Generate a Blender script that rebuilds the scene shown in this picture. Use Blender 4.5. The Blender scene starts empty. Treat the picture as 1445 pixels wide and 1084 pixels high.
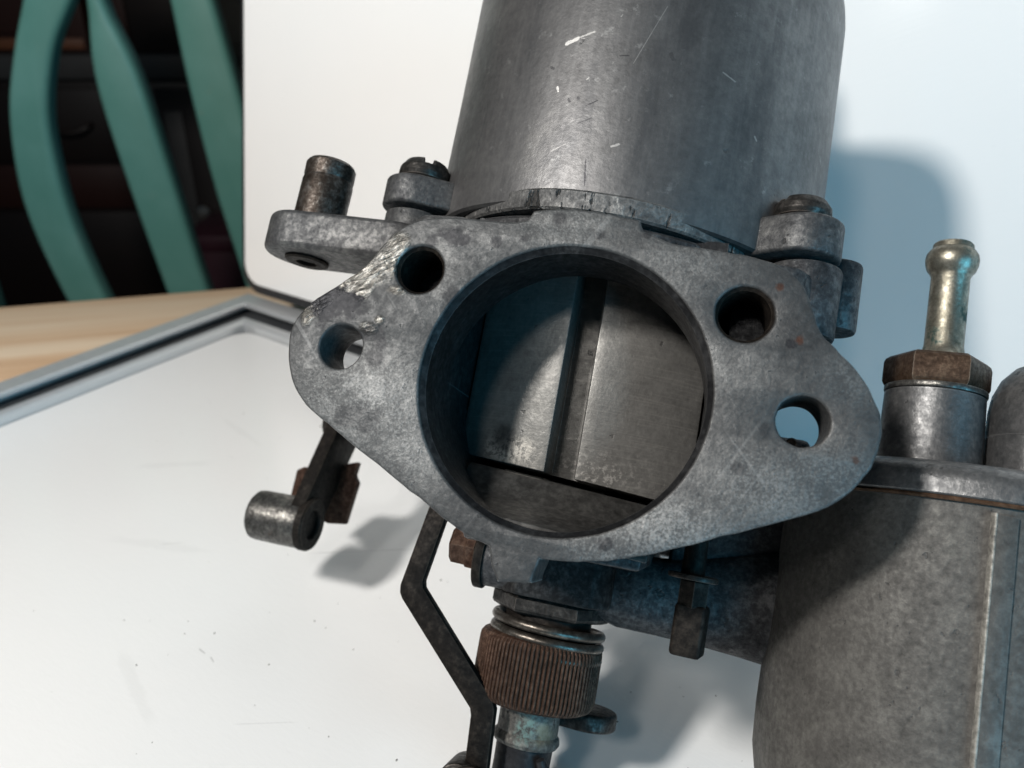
import bpy, bmesh, math, random
from mathutils import Vector, Matrix, noise
random.seed(7)
R = math.radians
MM = 0.001
scene = bpy.context.scene
col = scene.collection

# ------------------------------------------------------------------ camera, world, lamps, exposure
CAM_H = 152.0
DZ = -8.0                                  # the room behind stands this much lower than the board
cam_d = bpy.data.cameras.new("camera")
cam_d.sensor_width = 36.0
cam_d.lens = 28.25
cam_d.clip_start = 0.005
cam_d.clip_end = 20.0
cam_d.dof.use_dof = True
cam_d.dof.focus_distance = 0.140
cam_d.dof.aperture_fstop = 22.0
cam = bpy.data.objects.new("camera", cam_d)
cam.location = (0, 0, CAM_H * MM)
cam.rotation_euler = (R(90 - 27.1), 0, 0)
col.objects.link(cam)
scene.camera = cam

world = bpy.data.worlds.new("World")
scene.world = world
world.use_nodes = True
bg = world.node_tree.nodes["Background"]
bg.inputs[0].default_value = (0.36, 0.70, 1.0, 1)      # dim cool room light
bg.inputs[1].default_value = 0.03

def lamp(name, kind, loc, energy, color, target=None, **kw):
    d = bpy.data.lights.new(name, kind)
    d.energy = energy
    d.color = color
    for k, v in kw.items():
        setattr(d, k, v)
    o = bpy.data.objects.new(name, d)
    o.location = Vector(loc) * MM
    if target:
        o.rotation_euler = (Vector(target) - Vector(loc)).to_track_quat('-Z', 'Y').to_euler()
    col.objects.link(o)
    return o

# a bench lamp above the photographer's left shoulder, and a cool window further back
lamp("bench_lamp", 'POINT', (-345, -95, 528), 17.6, (1.0, 0.965, 0.925), shadow_soft_size=0.036)
lamp("room_lamp", 'POINT', (-360, -500, 850), 7.5, (1.0, 0.965, 0.925), shadow_soft_size=0.07)
lamp("window_light", 'AREA', (640, -820, 300), 7.4, (0.14, 0.64, 1.0), target=(60, 180, 90),
     shape='RECTANGLE', size=0.6, size_y=0.5, specular_factor=0.45)

scene.view_settings.view_transform = 'Standard'
scene.view_settings.look = 'None'
scene.view_settings.exposure = 0.0
scene.view_settings.gamma = 1.0
scene.view_settings.use_curve_mapping = False

# ------------------------------------------------------------------ material helpers
class NT:
    def __init__(self, name):
        self.m = bpy.data.materials.new(name)
        self.m.use_nodes = True
        self.t = self.m.node_tree
        self.b = self.t.nodes["Principled BSDF"]
        self.co = self.new('ShaderNodeTexCoord').outputs['Object']
    def new(self, kind, **kw):
        n = self.t.nodes.new(kind)
        for k, v in kw.items():
            setattr(n, k, v)
        return n
    def put(self, sock, v):
        if hasattr(v, 'is_linked'):
            self.t.links.new(v, sock)
        elif isinstance(v, (tuple, list)) and len(v) == 3 and sock.type == 'RGBA':
            sock.default_value = (*v, 1)
        else:
            sock.default_value = v
    def noise(self, scale, detail=4, rough=.55, vec=None, dist=0.0):
        n = self.new('ShaderNodeTexNoise')
        self.put(n.inputs['Vector'], vec or self.co)
        n.inputs['Scale'].default_value = scale
        n.inputs['Detail'].default_value = detail
        n.inputs['Roughness'].default_value = rough
        n.inputs['Distortion'].default_value = dist
        return n.outputs['Fac']
    def voro(self, scale, vec=None, feature='F1'):
        n = self.new('ShaderNodeTexVoronoi', feature=feature)
        self.put(n.inputs['Vector'], vec or self.co)
        n.inputs['Scale'].default_value = scale
        return n.outputs['Distance']
    def math(self, op, a, b=0.0, c=0.0, clamp=False):
        n = self.new('ShaderNodeMath', operation=op, use_clamp=clamp)
        self.put(n.inputs[0], a); self.put(n.inputs[1], b); self.put(n.inputs[2], c)
        return n.outputs[0]
    def ramp(self, f, a, b, x=0.0, y=1.0):
        n = self.new('ShaderNodeMapRange', interpolation_type='SMOOTHSTEP')
        self.put(n.inputs['Value'], f)
        n.inputs['From Min'].default_value = a; n.inputs['From Max'].default_value = b
        n.inputs['To Min'].default_value = x; n.inputs['To Max'].default_value = y
        return n.outputs['Result']
    def cramp(self, f, stops):
        n = self.new('ShaderNodeValToRGB')
        e = n.color_ramp.elements
        while len(e) < len(stops):
            e.new(0.5)
        for el, (p, c) in zip(e, stops):
            el.position = p
            el.color = (*c, 1)
        self.put(n.inputs[0], f)
        return n.outputs[0]
    def mix(self, f, a, b, mode='MIX'):
        n = self.new('ShaderNodeMix', data_type='RGBA', blend_type=mode)
        self.put(n.inputs[0], f); self.put(n.inputs[6], a); self.put(n.inputs[7], b)
        return n.outputs[2]
    def scaled(self, s, rot=(0, 0, 0)):
        src = self.co
        if any(rot):
            r = self.new('ShaderNodeMapping')
            self.put(r.inputs[0], src)
            r.inputs['Rotation'].default_value = rot
            src = r.outputs[0]
        n = self.new('ShaderNodeMapping')
        self.put(n.inputs[0], src)
        n.inputs['Scale'].default_value = s
        return n.outputs[0]
    def xyz(self, vec=None):
        n = self.new('ShaderNodeSeparateXYZ')
        self.put(n.inputs[0], vec or self.co)
        return n.outputs
    def bump(self, h, dist, strength=1.0):
        n = self.new('ShaderNodeBump')
        n.inputs['Strength'].default_value = strength
        n.inputs['Distance'].default_value = dist
        self.put(n.inputs['Height'], h)
        self.t.links.new(n.outputs[0], self.b.inputs['Normal'])
    def fin(self, color, rough, metallic=0.0, spec=None):
        self.put(self.b.inputs['Base Color'], color)
        self.put(self.b.inputs['Roughness'], rough)
        self.put(self.b.inputs['Metallic'], metallic)
        if spec is not None:
            self.b.inputs['Specular IOR Level'].default_value = spec
        return self.m

# carburettor frame (mm): x to the right along the flange, y into the bore, z along the suction chamber
CB = (20.0, 44.0, -60.0)                    # where the Empty sits: under the body beside the bowl
CO = Vector((7.55, 111.08, 94.66))
CM = Matrix(((0.96460733, 0.1926263, 0.18007725),
             (-0.26226121, 0.77183581, 0.57921373),
             (-0.02741827, -0.60594108, 0.79503688)))
def cl(x, y, z):
    return Vector(((x - CB[0]) * MM, (y - CB[1]) * MM, (z - CB[2]) * MM))

def metal(name, dark, mid, light, metallic=.55, rough=(.36, .58), blotch=55, grain=700, gstr=.5,
          bump=.00012, pits=None, rust=None, wear=None, scratch=0.0, extra=None, spread=.15, speck=0.0, spec=.16):
    k = NT(name)
    n1 = k.noise(blotch, 8, .66, dist=.4)
    n2 = k.noise(grain, 5, .7)
    n3 = k.noise(blotch * 3.7, 6, .6)
    n4 = k.noise(blotch * 13, 5, .65)
    f = k.math('ADD', k.math('MULTIPLY', n1, .42), k.math('ADD', k.math('MULTIPLY', n3, .28), k.math('MULTIPLY', n4, .30)))
    f = k.math('ADD', f, k.math('MULTIPLY', k.math('SUBTRACT', n2, .5), gstr))
    c = k.cramp(f, [(.5 - spread, dark), (.5, mid), (.5 + spread, light)])
    ro = k.ramp(f, .3, .7, rough[1], rough[0])
    h = k.math('ADD', k.math('MULTIPLY', n2, 1.0), k.math('MULTIPLY', n3, .8))
    if speck:
        s = k.ramp(k.noise(grain * 2.6, 2, .5), .60, .72)
        c = k.mix(k.math('MULTIPLY', s, speck), c, light)
    if scratch:
        for q, rot in enumerate(((0, .5, .2), (.3, -.9, .5), (0, 1.3, 0))):
            v = k.scaled((260 + 60 * q, 300, 16), rot)
            s = k.ramp(k.noise(1.0, 3, .5, vec=v), .70, .76)
            c = k.mix(k.math('MULTIPLY', s, scratch), c, light)
    if pits:
        p = k.ramp(k.noise(pits[0], 3, .5), pits[1], pits[1] + .05)
        c = k.mix(k.math('MULTIPLY', p, pits[3] if len(pits) > 3 else .85), c, pits[2])
        h = k.math('SUBTRACT', h, k.math('MULTIPLY', p, .6))
    if rust:
        p = k.ramp(k.math('ADD', k.math('MULTIPLY', k.noise(rust[0], 7, .65), .8), k.math('MULTIPLY', n2, .2)), rust[1], rust[1] + .09)
        c = k.mix(p, c, rust[2])
        ro = k.mix(p, ro, (.75, .75, .75))
    if wear:
        bv = k.new('ShaderNodeBevel', samples=4)
        bv.inputs['Radius'].default_value = wear[0] * MM
        g = k.new('ShaderNodeNewGeometry')
        d = k.new('ShaderNodeVectorMath', operation='DOT_PRODUCT')
        k.t.links.new(bv.outputs[0], d.inputs[0]); k.t.links.new(g.outputs['Normal'], d.inputs[1])
        w = k.ramp(k.math('ADD', d.outputs['Value'], k.math('MULTIPLY', k.math('SUBTRACT', n3, .5), .10)), .95, .80)
        c = k.mix(k.math('MULTIPLY', w, wear[2]), c, wear[1])
    met = metallic
    if extra:
        c, ro, h, met = extra(k, c, ro, h, met, n1, n2, n3)
    if bump:
        k.bump(h, bump)
    return k.fin(c, ro, met, spec)

def spot_mask(k, x, z, r, soft=.5, jitter=None, sx=1.0, sz=1.0):
    """round patch in the x-z plane of the carburettor, edge broken up by noise"""
    o = k.xyz()
    p = cl(x, 0, z)
    dx = k.math('MULTIPLY', k.math('SUBTRACT', o[0], p.x), 1000.0 / sx)
    dz = k.math('MULTIPLY', k.math('SUBTRACT', o[2], p.z), 1000.0 / sz)
    d = k.math('SQRT', k.math('ADD', k.math('MULTIPLY', dx, dx), k.math('MULTIPLY', dz, dz)))
    if jitter is not None:
        d = k.math('ADD', d, k.math('MULTIPLY', k.math('SUBTRACT', jitter, .5), r * 2.6))
    return k.ramp(d, r * (1 + soft), r * (1 - soft))

def seg_mask(k, a, b, w, jitter=None):
    """thin mark from a to b (x, z in carburettor mm)"""
    o = k.xyz()
    A = cl(a[0], 0, a[1]); B = cl(b[0], 0, b[1])
    L = math.hypot(B.x - A.x, B.z - A.z); ux, uz = (B.x - A.x) / L, (B.z - A.z) / L
    dx = k.math('SUBTRACT', o[0], A.x); dz = k.math('SUBTRACT', o[2], A.z)
    t = k.math('ADD', k.math('MULTIPLY', dx, ux), k.math('MULTIPLY', dz, uz))
    s = k.math('ABSOLUTE', k.math('SUBTRACT', k.math('MULTIPLY', dx, uz), k.math('MULTIPLY', dz, ux)))
    tc = k.math('SUBTRACT', t, k.math('MINIMUM', k.math('MAXIMUM', t, 0.0), L))
    d = k.math('SQRT', k.math('ADD', k.math('MULTIPLY', tc, tc), k.math('MULTIPLY', s, s)))
    if jitter is not None:
        d = k.math('ADD', d, k.math('MULTIPLY', k.math('SUBTRACT', jitter, .5), w * MM * 2.6))
    return k.ramp(d, w * MM * 1.15, w * MM * .7)

def g(v): return (v, v * .99, v * .975)

def flange_extra(k, c, ro, h, met, n1, n2, n3):
    fine = k.noise(2300, 4, .8)
    # pale oxidised bloom, speckled
    pale = None
    for x, z, r, a, sx in ((-31, -8, 9, .75, 1.4), (-22, -14, 6, .55, 1.3), (-20, 15, 7, .35, 1.3), (20, -19, 5, 1.0, 2.4), (12, -23, 3.5, .8, 2.0),
                           (40, -7, 6, .6, 1.2), (42, 8, 4, .5, 1.0), (25, 5, 6, .3, 1.0), (16, 22, 6, .4, 1.5), (-3, 26, 6, .5, 1.5), (33, -11, 6, .7, 1.6)):
        m = k.math('MULTIPLY', spot_mask(k, x, z, r, .9, n3, sx, 1.0), a)
        pale = m if pale is None else k.math('MAXIMUM', pale, m)
    flecks = k.ramp(k.math('ADD', k.math('MULTIPLY', fine, .6), k.math('MULTIPLY', n3, .4)), .43, .63)
    c = k.mix(k.math('MULTIPLY', pale, k.math('ADD', k.math('MULTIPLY', flecks, .65), .12)), c, (.33, .33, .32))
    # the melted, glossy stretch along the upper left edge
    mg = None
    for x, z, r, sx in ((-43.5, 9.0, 2.6, 1.0), (-39.0, 12.2, 2.5, 1.3), (-35.0, 14.5, 2.8, 1.3), (-32.2, 16.5, 2.6, 1.1), (-31.5, 20, 1.8, 1.0), (-33.5, 5.2, .9, 1.6), (-31.8, 6.6, .8, 1.2), (-36.0, 11.2, 1.6, 1.2), (-44.6, 6.0, 1.5, .7), (-29.8, 12.0, .9, 2.0)):
        m = spot_mask(k, x, z, r, .45, n3, sx, 1.0)
        mg = m if mg is None else k.math('MAXIMUM', mg, m)
    lump = k.noise(1.0, 4, .62, vec=k.scaled((520, 900, 1500), (0, R(38), 0)), dist=.5)
    c = k.mix(k.math('MULTIPLY', mg, .7), c, k.cramp(lump, [(.34, (.04, .036, .030)), (.5, (.17, .16, .14)), (.62, (.50, .48, .44))]))
    ro = k.mix(mg, ro, (.33, .33, .33))
    h = k.math('ADD', h, k.math('MULTIPLY', k.math('MULTIPLY', mg, lump), 3.2))
    met = k.math('ADD', met, k.math('MULTIPLY', mg, .25))
    # dark stains
    stn = k.noise(420, 4, .6)
    for x, z, r, a, sx in ((-40.3, 8.6, 2.9, .80, 1.25), (-37.4, 6.9, 1.2, .6, 1.0), (-30.5, 2.6, 1.0, .6, 1.2), (-25.5, 21.2, .9, .5, 1.0), (-5.0, 27.2, .8, .5, 1.3), (9.4, 26, .6, .5, 1), (-32.6, 4.6, 1.4, .55, 1.6), (-21.5, 22.3, 1.5, .7, 1.4), (-20.5, 12.5, 1.3, .5, .8), (-14.5, 22.5, .8, .6, 1),
                           (-10, 23.3, .8, .6, 1), (2, 25.2, .8, .5, 1.2), (33, 11.5, .7, .7, 1.0), (-32, -9.8, 2.0, .4, 1.8), (10.5, -22.5, .7, .6, 1.3),
                           (-31, 0.4, 1.2, .5, 1.2), (31, -2, 1.1, .4, .9), (28, -8, .8, .4, 1)):
        c = k.mix(k.math('MULTIPLY', spot_mask(k, x, z, r * 1.2, .3, stn, sx, 1.0), a * 1.35, clamp=True), c, (.026, .026, .028))
    # rust freckles
    for x, z, r in ((34.2, 12.2, .55), (21.7, -3.2, .42), (30.4, 20.0, .55), (21.0, -2.0, .3), (43.8, -4.2, .5)):
        c = k.mix(k.math('MULTIPLY', spot_mask(k, x, z, r, .5, n2), .75), c, (.070, .028, .016))
    # machining scratches
    for q, rot in enumerate(((0, .75, 0), (0, -.5, 0))):
        v = k.scaled((500, 500, 25), rot)
        c = k.mix(k.math('MULTIPLY', k.ramp(k.noise(1.0, 2, .5, vec=v), .66, .74), .10), c, (.50, .50, .49))
    return c, ro, h, met

def chamber_extra(k, c, ro, h, met, n1, n2, n3):
    # vertical brushing and grime streaks down the drawn tube
    v = k.scaled((900, 900, 30))
    st = k.noise(1.0, 4, .6, vec=v)
    c = k.mix(k.ramp(st, .4, .75, 0, .06), c, (.50, .50, .49))
    v = k.scaled((110, 110, 26))
    gr = k.noise(1.0, 6, .65, vec=v)
    c = k.mix(k.ramp(gr, .50, .68, 0, .5), c, (.05, .052, .056))
    c = k.mix(k.ramp(k.noise(320, 6, .7), .60, .72, 0, .30), c, (.42, .42, .41))
    for a, b, w, f in (((-11.3, 64.1), (-9.2, 65.0), .34, 1.0), ((-9.4, 65.0), (-6.4, 66.1), .18, .6), ((-11.5, 55.5), (-11.2, 54.6), .20, .8), ((-10.4, 43.0), (-8.0, 44.3), .10, .25),
                       ((5.8, 71.6), (1.6, 60.0), .08, .3), ((.3, 44.1), (1.5, 44.6), .22, .5), ((17.0, 61.5), (19.2, 60.6), .14, .4),
                       ((-2.0, 69), (-1.8, 69.4), .10, .35), ((24, 52), (24.4, 51.4), .15, .4), ((-6.2, 56.7), (-5.9, 57.1), .10, .4)):
        m = k.math('MULTIPLY', seg_mask(k, a, b, w, n2), f)
        c = k.mix(k.math('MULTIPLY', m, .85), c, (.55, .54, .52))
    for a, b, w, f in (((-3.8, 41.5), (-3.2, 36.6), .14, .8), ((-9, 53), (-8.6, 52.5), .22, .7), ((-7.3, 53.2), (-7.0, 53.0), .18, .6), ((-5.5, 51.6), (-3.6, 52.6), .14, .8),
                       ((7.8, 62.5), (8.2, 61.8), .4, .35), ((-13.6, 59.8), (-13.0, 59.4), .25, .6), ((-6.5, 48.2), (-4.2, 49.2), .13, .6), ((-1, 61.3), (.6, 61.4), .12, .7)):
        c = k.mix(k.math('MULTIPLY', seg_mask(k, a, b, w, n2), f), c, (.03, .03, .033))
    return c, ro, h, met

def nozzle_extra(k, c, ro, h, met, n1, n2, n3):
    m = k.math('MULTIPLY', k.math('MULTIPLY', spot_mask(k, -1.0, -59.4, 2.1, .8, n3, .9, 1.3), k.ramp(k.noise(900, 5, .75), .40, .58)), .95)
    c = k.mix(m, c, (.12, .19, .17))
    m2 = k.math('MULTIPLY', spot_mask(k, 2.0, -60.2, 1.4, .6, n3, 1, 1.2), .6)
    c = k.mix(m2, c, (.17, .155, .10))
    met = k.math('SUBTRACT', met, k.math('MULTIPLY', m, .5), clamp=True)
    return c, ro, h, met

def piston_extra(k, c, ro, h, met, n1, n2, n3):
    v = k.scaled((90, 90, 3200))
    c = k.mix(k.ramp(k.noise(1.0, 3, .5, vec=v), .5, .7, 0, .15), c, (.42, .40, .36))
    m = k.math('MULTIPLY', spot_mask(k, -10.5, -9.5, 2.6, .7, n3, 1.6, 1.0), k.ramp(n2, .42, .55))
    c = k.mix(m, c, (.62, .58, .52))
    c = k.mix(k.math('MULTIPLY', spot_mask(k, -12.5, -7.5, 2.0, .6, n3, 1, 1.3), .8), c, (.04, .04, .04))
    m = k.math('MULTIPLY', spot_mask(k, 5, -11, 3.0, .8, n3, 2.6, 1.0), k.ramp(n2, .5, .62))
    c = k.mix(k.math('MULTIPLY', m, .7), c, (.45, .43, .40))
    return c, ro, h, met

def bowl_extra(k, c, ro, h, met, n1, n2, n3):
    c = k.mix(k.ramp(k.noise(300, 7, .75), .5, .70, 0, .30), c, (.20, .195, .175))
    return c, ro, h, met

MT = {}
MT['flange'] = metal('weathered_flange_metal', (0.0326, 0.03295, 0.03363), (0.05663, 0.05696, 0.05696), (0.09953, 0.09953, 0.09777), .45, (.40, .60), 60, 900, .55,
                     .00012, pits=(900, .70, (.02, .02, .02), .7), wear=(.5, (.55, .55, .54), .6), extra=flange_extra, speck=.3, spread=.18)
MT['chamber'] = metal('drawn_chamber_metal', (.074, .073, .073), (.122, .120, .120), (.185, .181, .176), .68, (.36, .46), 38, 900, .3, spread=.165,
                      bump=.00005, pits=(300, .72, (.05, .05, .05), .5), extra=chamber_extra)
MT['cast'] = metal('dull_cast_metal', (0.03422, 0.03468, 0.03651), (0.07073, 0.07119, 0.0721), (0.1323, 0.1315, 0.1278), .50, (.38, .60), 75, 850, .6,
                   .00016, pits=(520, .68, (.03, .03, .03), .6), wear=(.7, (.48, .48, .46), .7), scratch=.15)
def rim_extra(k, c, ro, h, met, n1, n2, n3):
    v = k.noise(1.0, 4, .7, vec=k.scaled((520, 520, 120)))
    p = k.ramp(v, .56, .64)
    c = k.mix(k.math('MULTIPLY', p, .8), c, (.025, .024, .022))
    q = k.ramp(k.noise(1.0, 3, .6, vec=k.scaled((700, 700, 220), (.1, .2, 0))), .62, .68)
    c = k.mix(k.math('MULTIPLY', q, .6), c, (.36, .35, .33))
    return c, ro, k.math('SUBTRACT', h, k.math('MULTIPLY', p, 2.5)), met
MT['rim'] = metal('chipped_collar_metal', (.05, .05, .05), (.10, .099, .097), (.19, .187, .18), .45, (.42, .62), 90, 850, .6,
                   .00020, wear=(.5, (.36, .36, .34), .6), extra=rim_extra)
MT['cast_dark'] = metal('darkened_cast_metal', (0.018, 0.0186, 0.0198), (0.045, 0.0456, 0.048), (0.102, 0.102, 0.102), .45, (.40, .62), 75, 850, .6,
                        .00018, pits=(520, .66, (.02, .02, .02), .6), wear=(.6, (.26, .26, .26), .5))
MT['cast_black'] = metal('black_casting', (.006, .006, .0062), (.014, .0142, .0145), (.042, .042, .042), .05, (.5, .7), 75, 850, .6,
                         .00016, wear=(.6, (.10, .10, .10), .4), spec=.10)  # very dark tone for the casting below the flange
MT['bowl'] = metal('sand_cast_bowl_metal', (.052, .0495, .046), (.088, .084, .078), (.142, .137, .126), .35, (.48, .68), 60, 1000, .5, spread=.17,
                   bump=.00012, pits=(700, .68, (.04, .04, .04), .5), wear=(.4, (.26, .25, .235), .35), extra=bowl_extra)
MT['seam'] = metal('pale_seam_metal', (.12, .115, .105), (.24, .23, .205), (.38, .365, .33), .3, (.45, .6), 160, 900, .7, .0001)
MT['lid'] = metal('turned_lid_metal', (0.06077, 0.06188, 0.06354), (0.1105, 0.1105, 0.1105), (0.1989, 0.1961, 0.1934), .60, (.32, .52), 70, 700, .5,
                  .00010, pits=(300, .68, (.05, .05, .05)), wear=(.6, (.5, .5, .49), .5), scratch=.2)
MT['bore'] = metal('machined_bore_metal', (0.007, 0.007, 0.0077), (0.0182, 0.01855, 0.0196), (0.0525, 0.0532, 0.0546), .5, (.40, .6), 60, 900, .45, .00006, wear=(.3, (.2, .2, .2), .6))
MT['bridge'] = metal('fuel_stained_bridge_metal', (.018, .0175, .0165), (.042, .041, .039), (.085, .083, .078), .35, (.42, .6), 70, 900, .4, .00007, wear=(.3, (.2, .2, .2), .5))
MT['piston'] = metal('piston_metal', (.098, .095, .090), (.185, .180, .169), (.28, .272, .255), .55, (.38, .52), 70, 1100, .25, spread=.2,
                     bump=.00007, pits=(380, .70, (.04, .04, .04), .6), wear=(.4, (.45, .44, .42), .6), extra=piston_extra)
MT['steel_dark'] = metal('blackened_steel', (0.012, 0.01125, 0.0105), (0.03, 0.02775, 0.0255), (0.075, 0.069, 0.06375), .6, (.36, .60), 120, 900, .6,
                         .00010, wear=(.35, (.24, .20, .17), .7), scratch=.15)
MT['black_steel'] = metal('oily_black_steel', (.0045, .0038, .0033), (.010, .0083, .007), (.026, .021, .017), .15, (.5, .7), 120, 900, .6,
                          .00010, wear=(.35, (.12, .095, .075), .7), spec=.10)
MT['steel_worn'] = metal('worn_steel', (0.0375, 0.03525, 0.03225), (0.09, 0.08625, 0.081), (0.225, 0.2175, 0.195), .75, (.28, .5), 130, 900, .6,
                         .00010, rust=(160, .60, (.075, .040, .024)), wear=(.4, (.4, .38, .34), .5))
MT['steel_rusty'] = metal('rust_brown_steel', (0.020, 0.0105, 0.0068), (0.046, 0.0235, 0.0155), (0.094, 0.056, 0.039), .35, (.46, .72), 140, 900, .7,
                          .00018, wear=(.25, (.22, .16, .12), .5))
MT['rust_hex'] = metal('brown_patinated_nut', (0.0315, 0.0182, 0.0112), (0.0595, 0.0364, 0.0238), (0.112, 0.077, 0.0525), .5, (.38, .6), 130, 900, .6,
                       .00012, rust=(190, .62, (.11, .034, .014)), wear=(.4, (.36, .30, .24), .7))
MT['brass'] = metal('tarnished_plated_brass', (0.0992, 0.093, 0.0713), (0.2108, 0.1953, 0.155), (0.3596, 0.3379, 0.279),   .8, (.30, .48), 120, 800, .5,
                    .00008, rust=(170, .53, (.050, .085, .075)), scratch=.3)
MT['nozzle'] = metal('stained_nozzle_metal', (.035, .034, .032), (.085, .080, .072), (.19, .18, .16), .2, (.42, .6), 130, 900, .6,
                     .00012, spec=.2, extra=nozzle_extra, pits=(500, .63, (.015, .015, .015)))
MT['pin'] = metal('rust_stained_pin_steel', (.016, .011, .008), (.045, .036, .030), (.13, .12, .11), .6, (.30, .5), 130, 900, .6,
                     .00010, rust=(150, .58, (.040, .022, .014)), wear=(.4, (.2, .18, .15), .5))
MT['spring'] = metal('spring_steel', (0.039, 0.0325, 0.0273), (0.104, 0.091, 0.078), (0.221, 0.2015, 0.1755), .85, (.26, .42), 150, 800, .5, .00004)
MT['rubber'] = metal('black_rubber_hose', (.008, .008, .009), (.014, .0145, .016), (.028, .028, .03), 0.0, (.42, .6), 120, 900, .5, .00006)
MT['gasket'] = metal('rusty_gasket', (.025, .014, .009), (.06, .032, .018), (.11, .065, .04), .1, (.6, .8), 160, 900, .6, .0001)

# ------------------------------------------------------------------ mesh helpers
def tag(o, label=None, cat=None, group=None, kind=None):
    if label: o['label'] = label
    if cat: o['category'] = cat
    if group: o['group'] = group
    if kind: o['kind'] = kind
    return o

def empty(name, loc_mm=(0, 0, 0), rot=None):
    o = bpy.data.objects.new(name, None)
    o.empty_display_size = 0.01
    if rot is not None:
        o.matrix_world = Matrix.Translation(Vector(loc_mm) * MM) @ rot.to_4x4()
    else:
        o.location = Vector(loc_mm) * MM
    col.objects.link(o)
    return o

def mk(name, bm, mat, parent=None, angle=32):
    bmesh.ops.recalc_face_normals(bm, faces=bm.faces)
    me = bpy.data.meshes.new(name)
    bm.to_mesh(me)
    bm.free()
    for p in me.polygons:
        p.use_smooth = True
    me.set_sharp_from_angle(angle=R(angle))
    me.materials.append(mat)
    o = bpy.data.objects.new(name, me)
    o.parent = parent
    col.objects.link(o)
    return o

def wl(x, y, z): return Vector((x, y, z)) * MM

def bm_prism(bm, pts, axis, a0, a1, T, bevel=0.0, seg=2):
    def P(u, v, w):
        return T(*{'x': (w, u, v), 'y': (u, w, v), 'z': (u, v, w)}[axis])
    lo = [bm.verts.new(P(u, v, a0)) for u, v in pts]
    hi = [bm.verts.new(P(u, v, a1)) for u, v in pts]
    n = len(pts)
    fs = [bm.faces.new(lo), bm.faces.new(list(reversed(hi)))]
    side = []
    for i in range(n):
        side.append(bm.faces.new((lo[i], lo[(i + 1) % n], hi[(i + 1) % n], hi[i])))
    if bevel:
        bmesh.ops.recalc_face_normals(bm, faces=fs + side)
        bm.normal_update()
        es = [e for f in fs for e in f.edges]
        for i in range(n):
            e = bm.edges.get((lo[i], hi[i]))
            if e and e.calc_face_angle(0) > R(35):
                es.append(e)
        bmesh.ops.bevel(bm, geom=list(set(es)), offset=bevel * MM, segments=seg, affect='EDGES', profile=.5, clamp_overlap=True)

def prism(name, pts, axis, a0, a1, mat, parent, bevel=0.0, T=cl, seg=2, angle=32):
    bm = bmesh.new()
    bm_prism(bm, pts, axis, a0, a1, T, bevel, seg)
    return mk(name, bm, mat, parent, angle)

def box(name, a, b, mat, parent, bevel=0.0, T=cl, seg=2):
    return prism(name, [(a[0], a[1]), (b[0], a[1]), (b[0], b[1]), (a[0], b[1])], 'z', a[2], b[2], mat, parent, bevel, T, seg)

def bm_lathe(bm, prof, base, ax, seg=64, T=cl, arc=None, mod=None, phase=0.0, wob=0.0):
    """prof: (radius, height) along axis ax from base, mm; closes on the axis where radius is 0"""
    ax = Vector(ax).normalized()
    ref = Vector((0, -1, 0)) if abs(ax.y) < .9 else Vector((0, 0, 1))
    e1 = (ref - ref.dot(ax) * ax).normalized()
    e2 = ax.cross(e1)
    base = Vector(base)
    full = arc is None
    a0, a1 = (0, 2 * math.pi) if full else (R(arc[0]), R(arc[1]))
    m = seg if full else seg + 1
    rings = []
    for r, h in prof:
        if r == 0:
            rings.append([bm.verts.new(T(*(base + ax * h)))])
            continue
        ring = []
        for i in range(m):
            a = a0 + (a1 - a0) * i / seg + phase
            rr = mod(r, h, i, a) if mod else r
            if wob:
                rr += wob * noise.noise(Vector((math.cos(a) * r * .12, math.sin(a) * r * .12, h * .12)) + base * .3)
            ring.append(bm.verts.new(T(*(base + ax * h + rr * (math.cos(a) * e1 + math.sin(a) * e2)))))
        rings.append(ring)
    for A, B in zip(rings, rings[1:]):
        cnt = seg
        for i in range(cnt):
            j = (i + 1) % m
            if len(A) == 1 and len(B) == 1: continue
            if len(A) == 1: bm.faces.new((A[0], B[j], B[i]))
            elif len(B) == 1: bm.faces.new((A[i], A[j], B[0]))
            else: bm.faces.new((A[i], A[j], B[j], B[i]))

def lathe(name, prof, base, ax, mat, parent, seg=64, angle=32, **kw):
    bm = bmesh.new()
    bm_lathe(bm, prof, base, ax, seg, **kw)
    return mk(name, bm, mat, parent, angle)

def rod(r, h0, h1, b=.4, r1=None):
    """closed cylinder profile with softened rims"""
    r1 = r if r1 is None else r1
    return [(0, h0), (r - b, h0), (r - b * .3, h0 + b * .3), (r, h0 + b), (r1, h1 - b), (r1 - b * .3, h1 - b * .3), (r1 - b, h1), (0, h1)]

def stadium(p, r, q, s, n=14):
    """outline of two joined discs"""
    p, q = Vector(p), Vector(q)
    d = q - p; L = d.length; a = math.atan2(d.y, d.x); k = math.acos(max(-1, min(1, (r - s) / L)))
    out = [(p.x + r * math.cos(a + k + (2 * math.pi - 2 * k) * i / n), p.y + r * math.sin(a + k + (2 * math.pi - 2 * k) * i / n)) for i in range(n + 1)]
    out += [(q.x + s * math.cos(a - k + 2 * k * i / n), q.y + s * math.sin(a - k + 2 * k * i / n)) for i in range(n + 1)]
    return out

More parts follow.
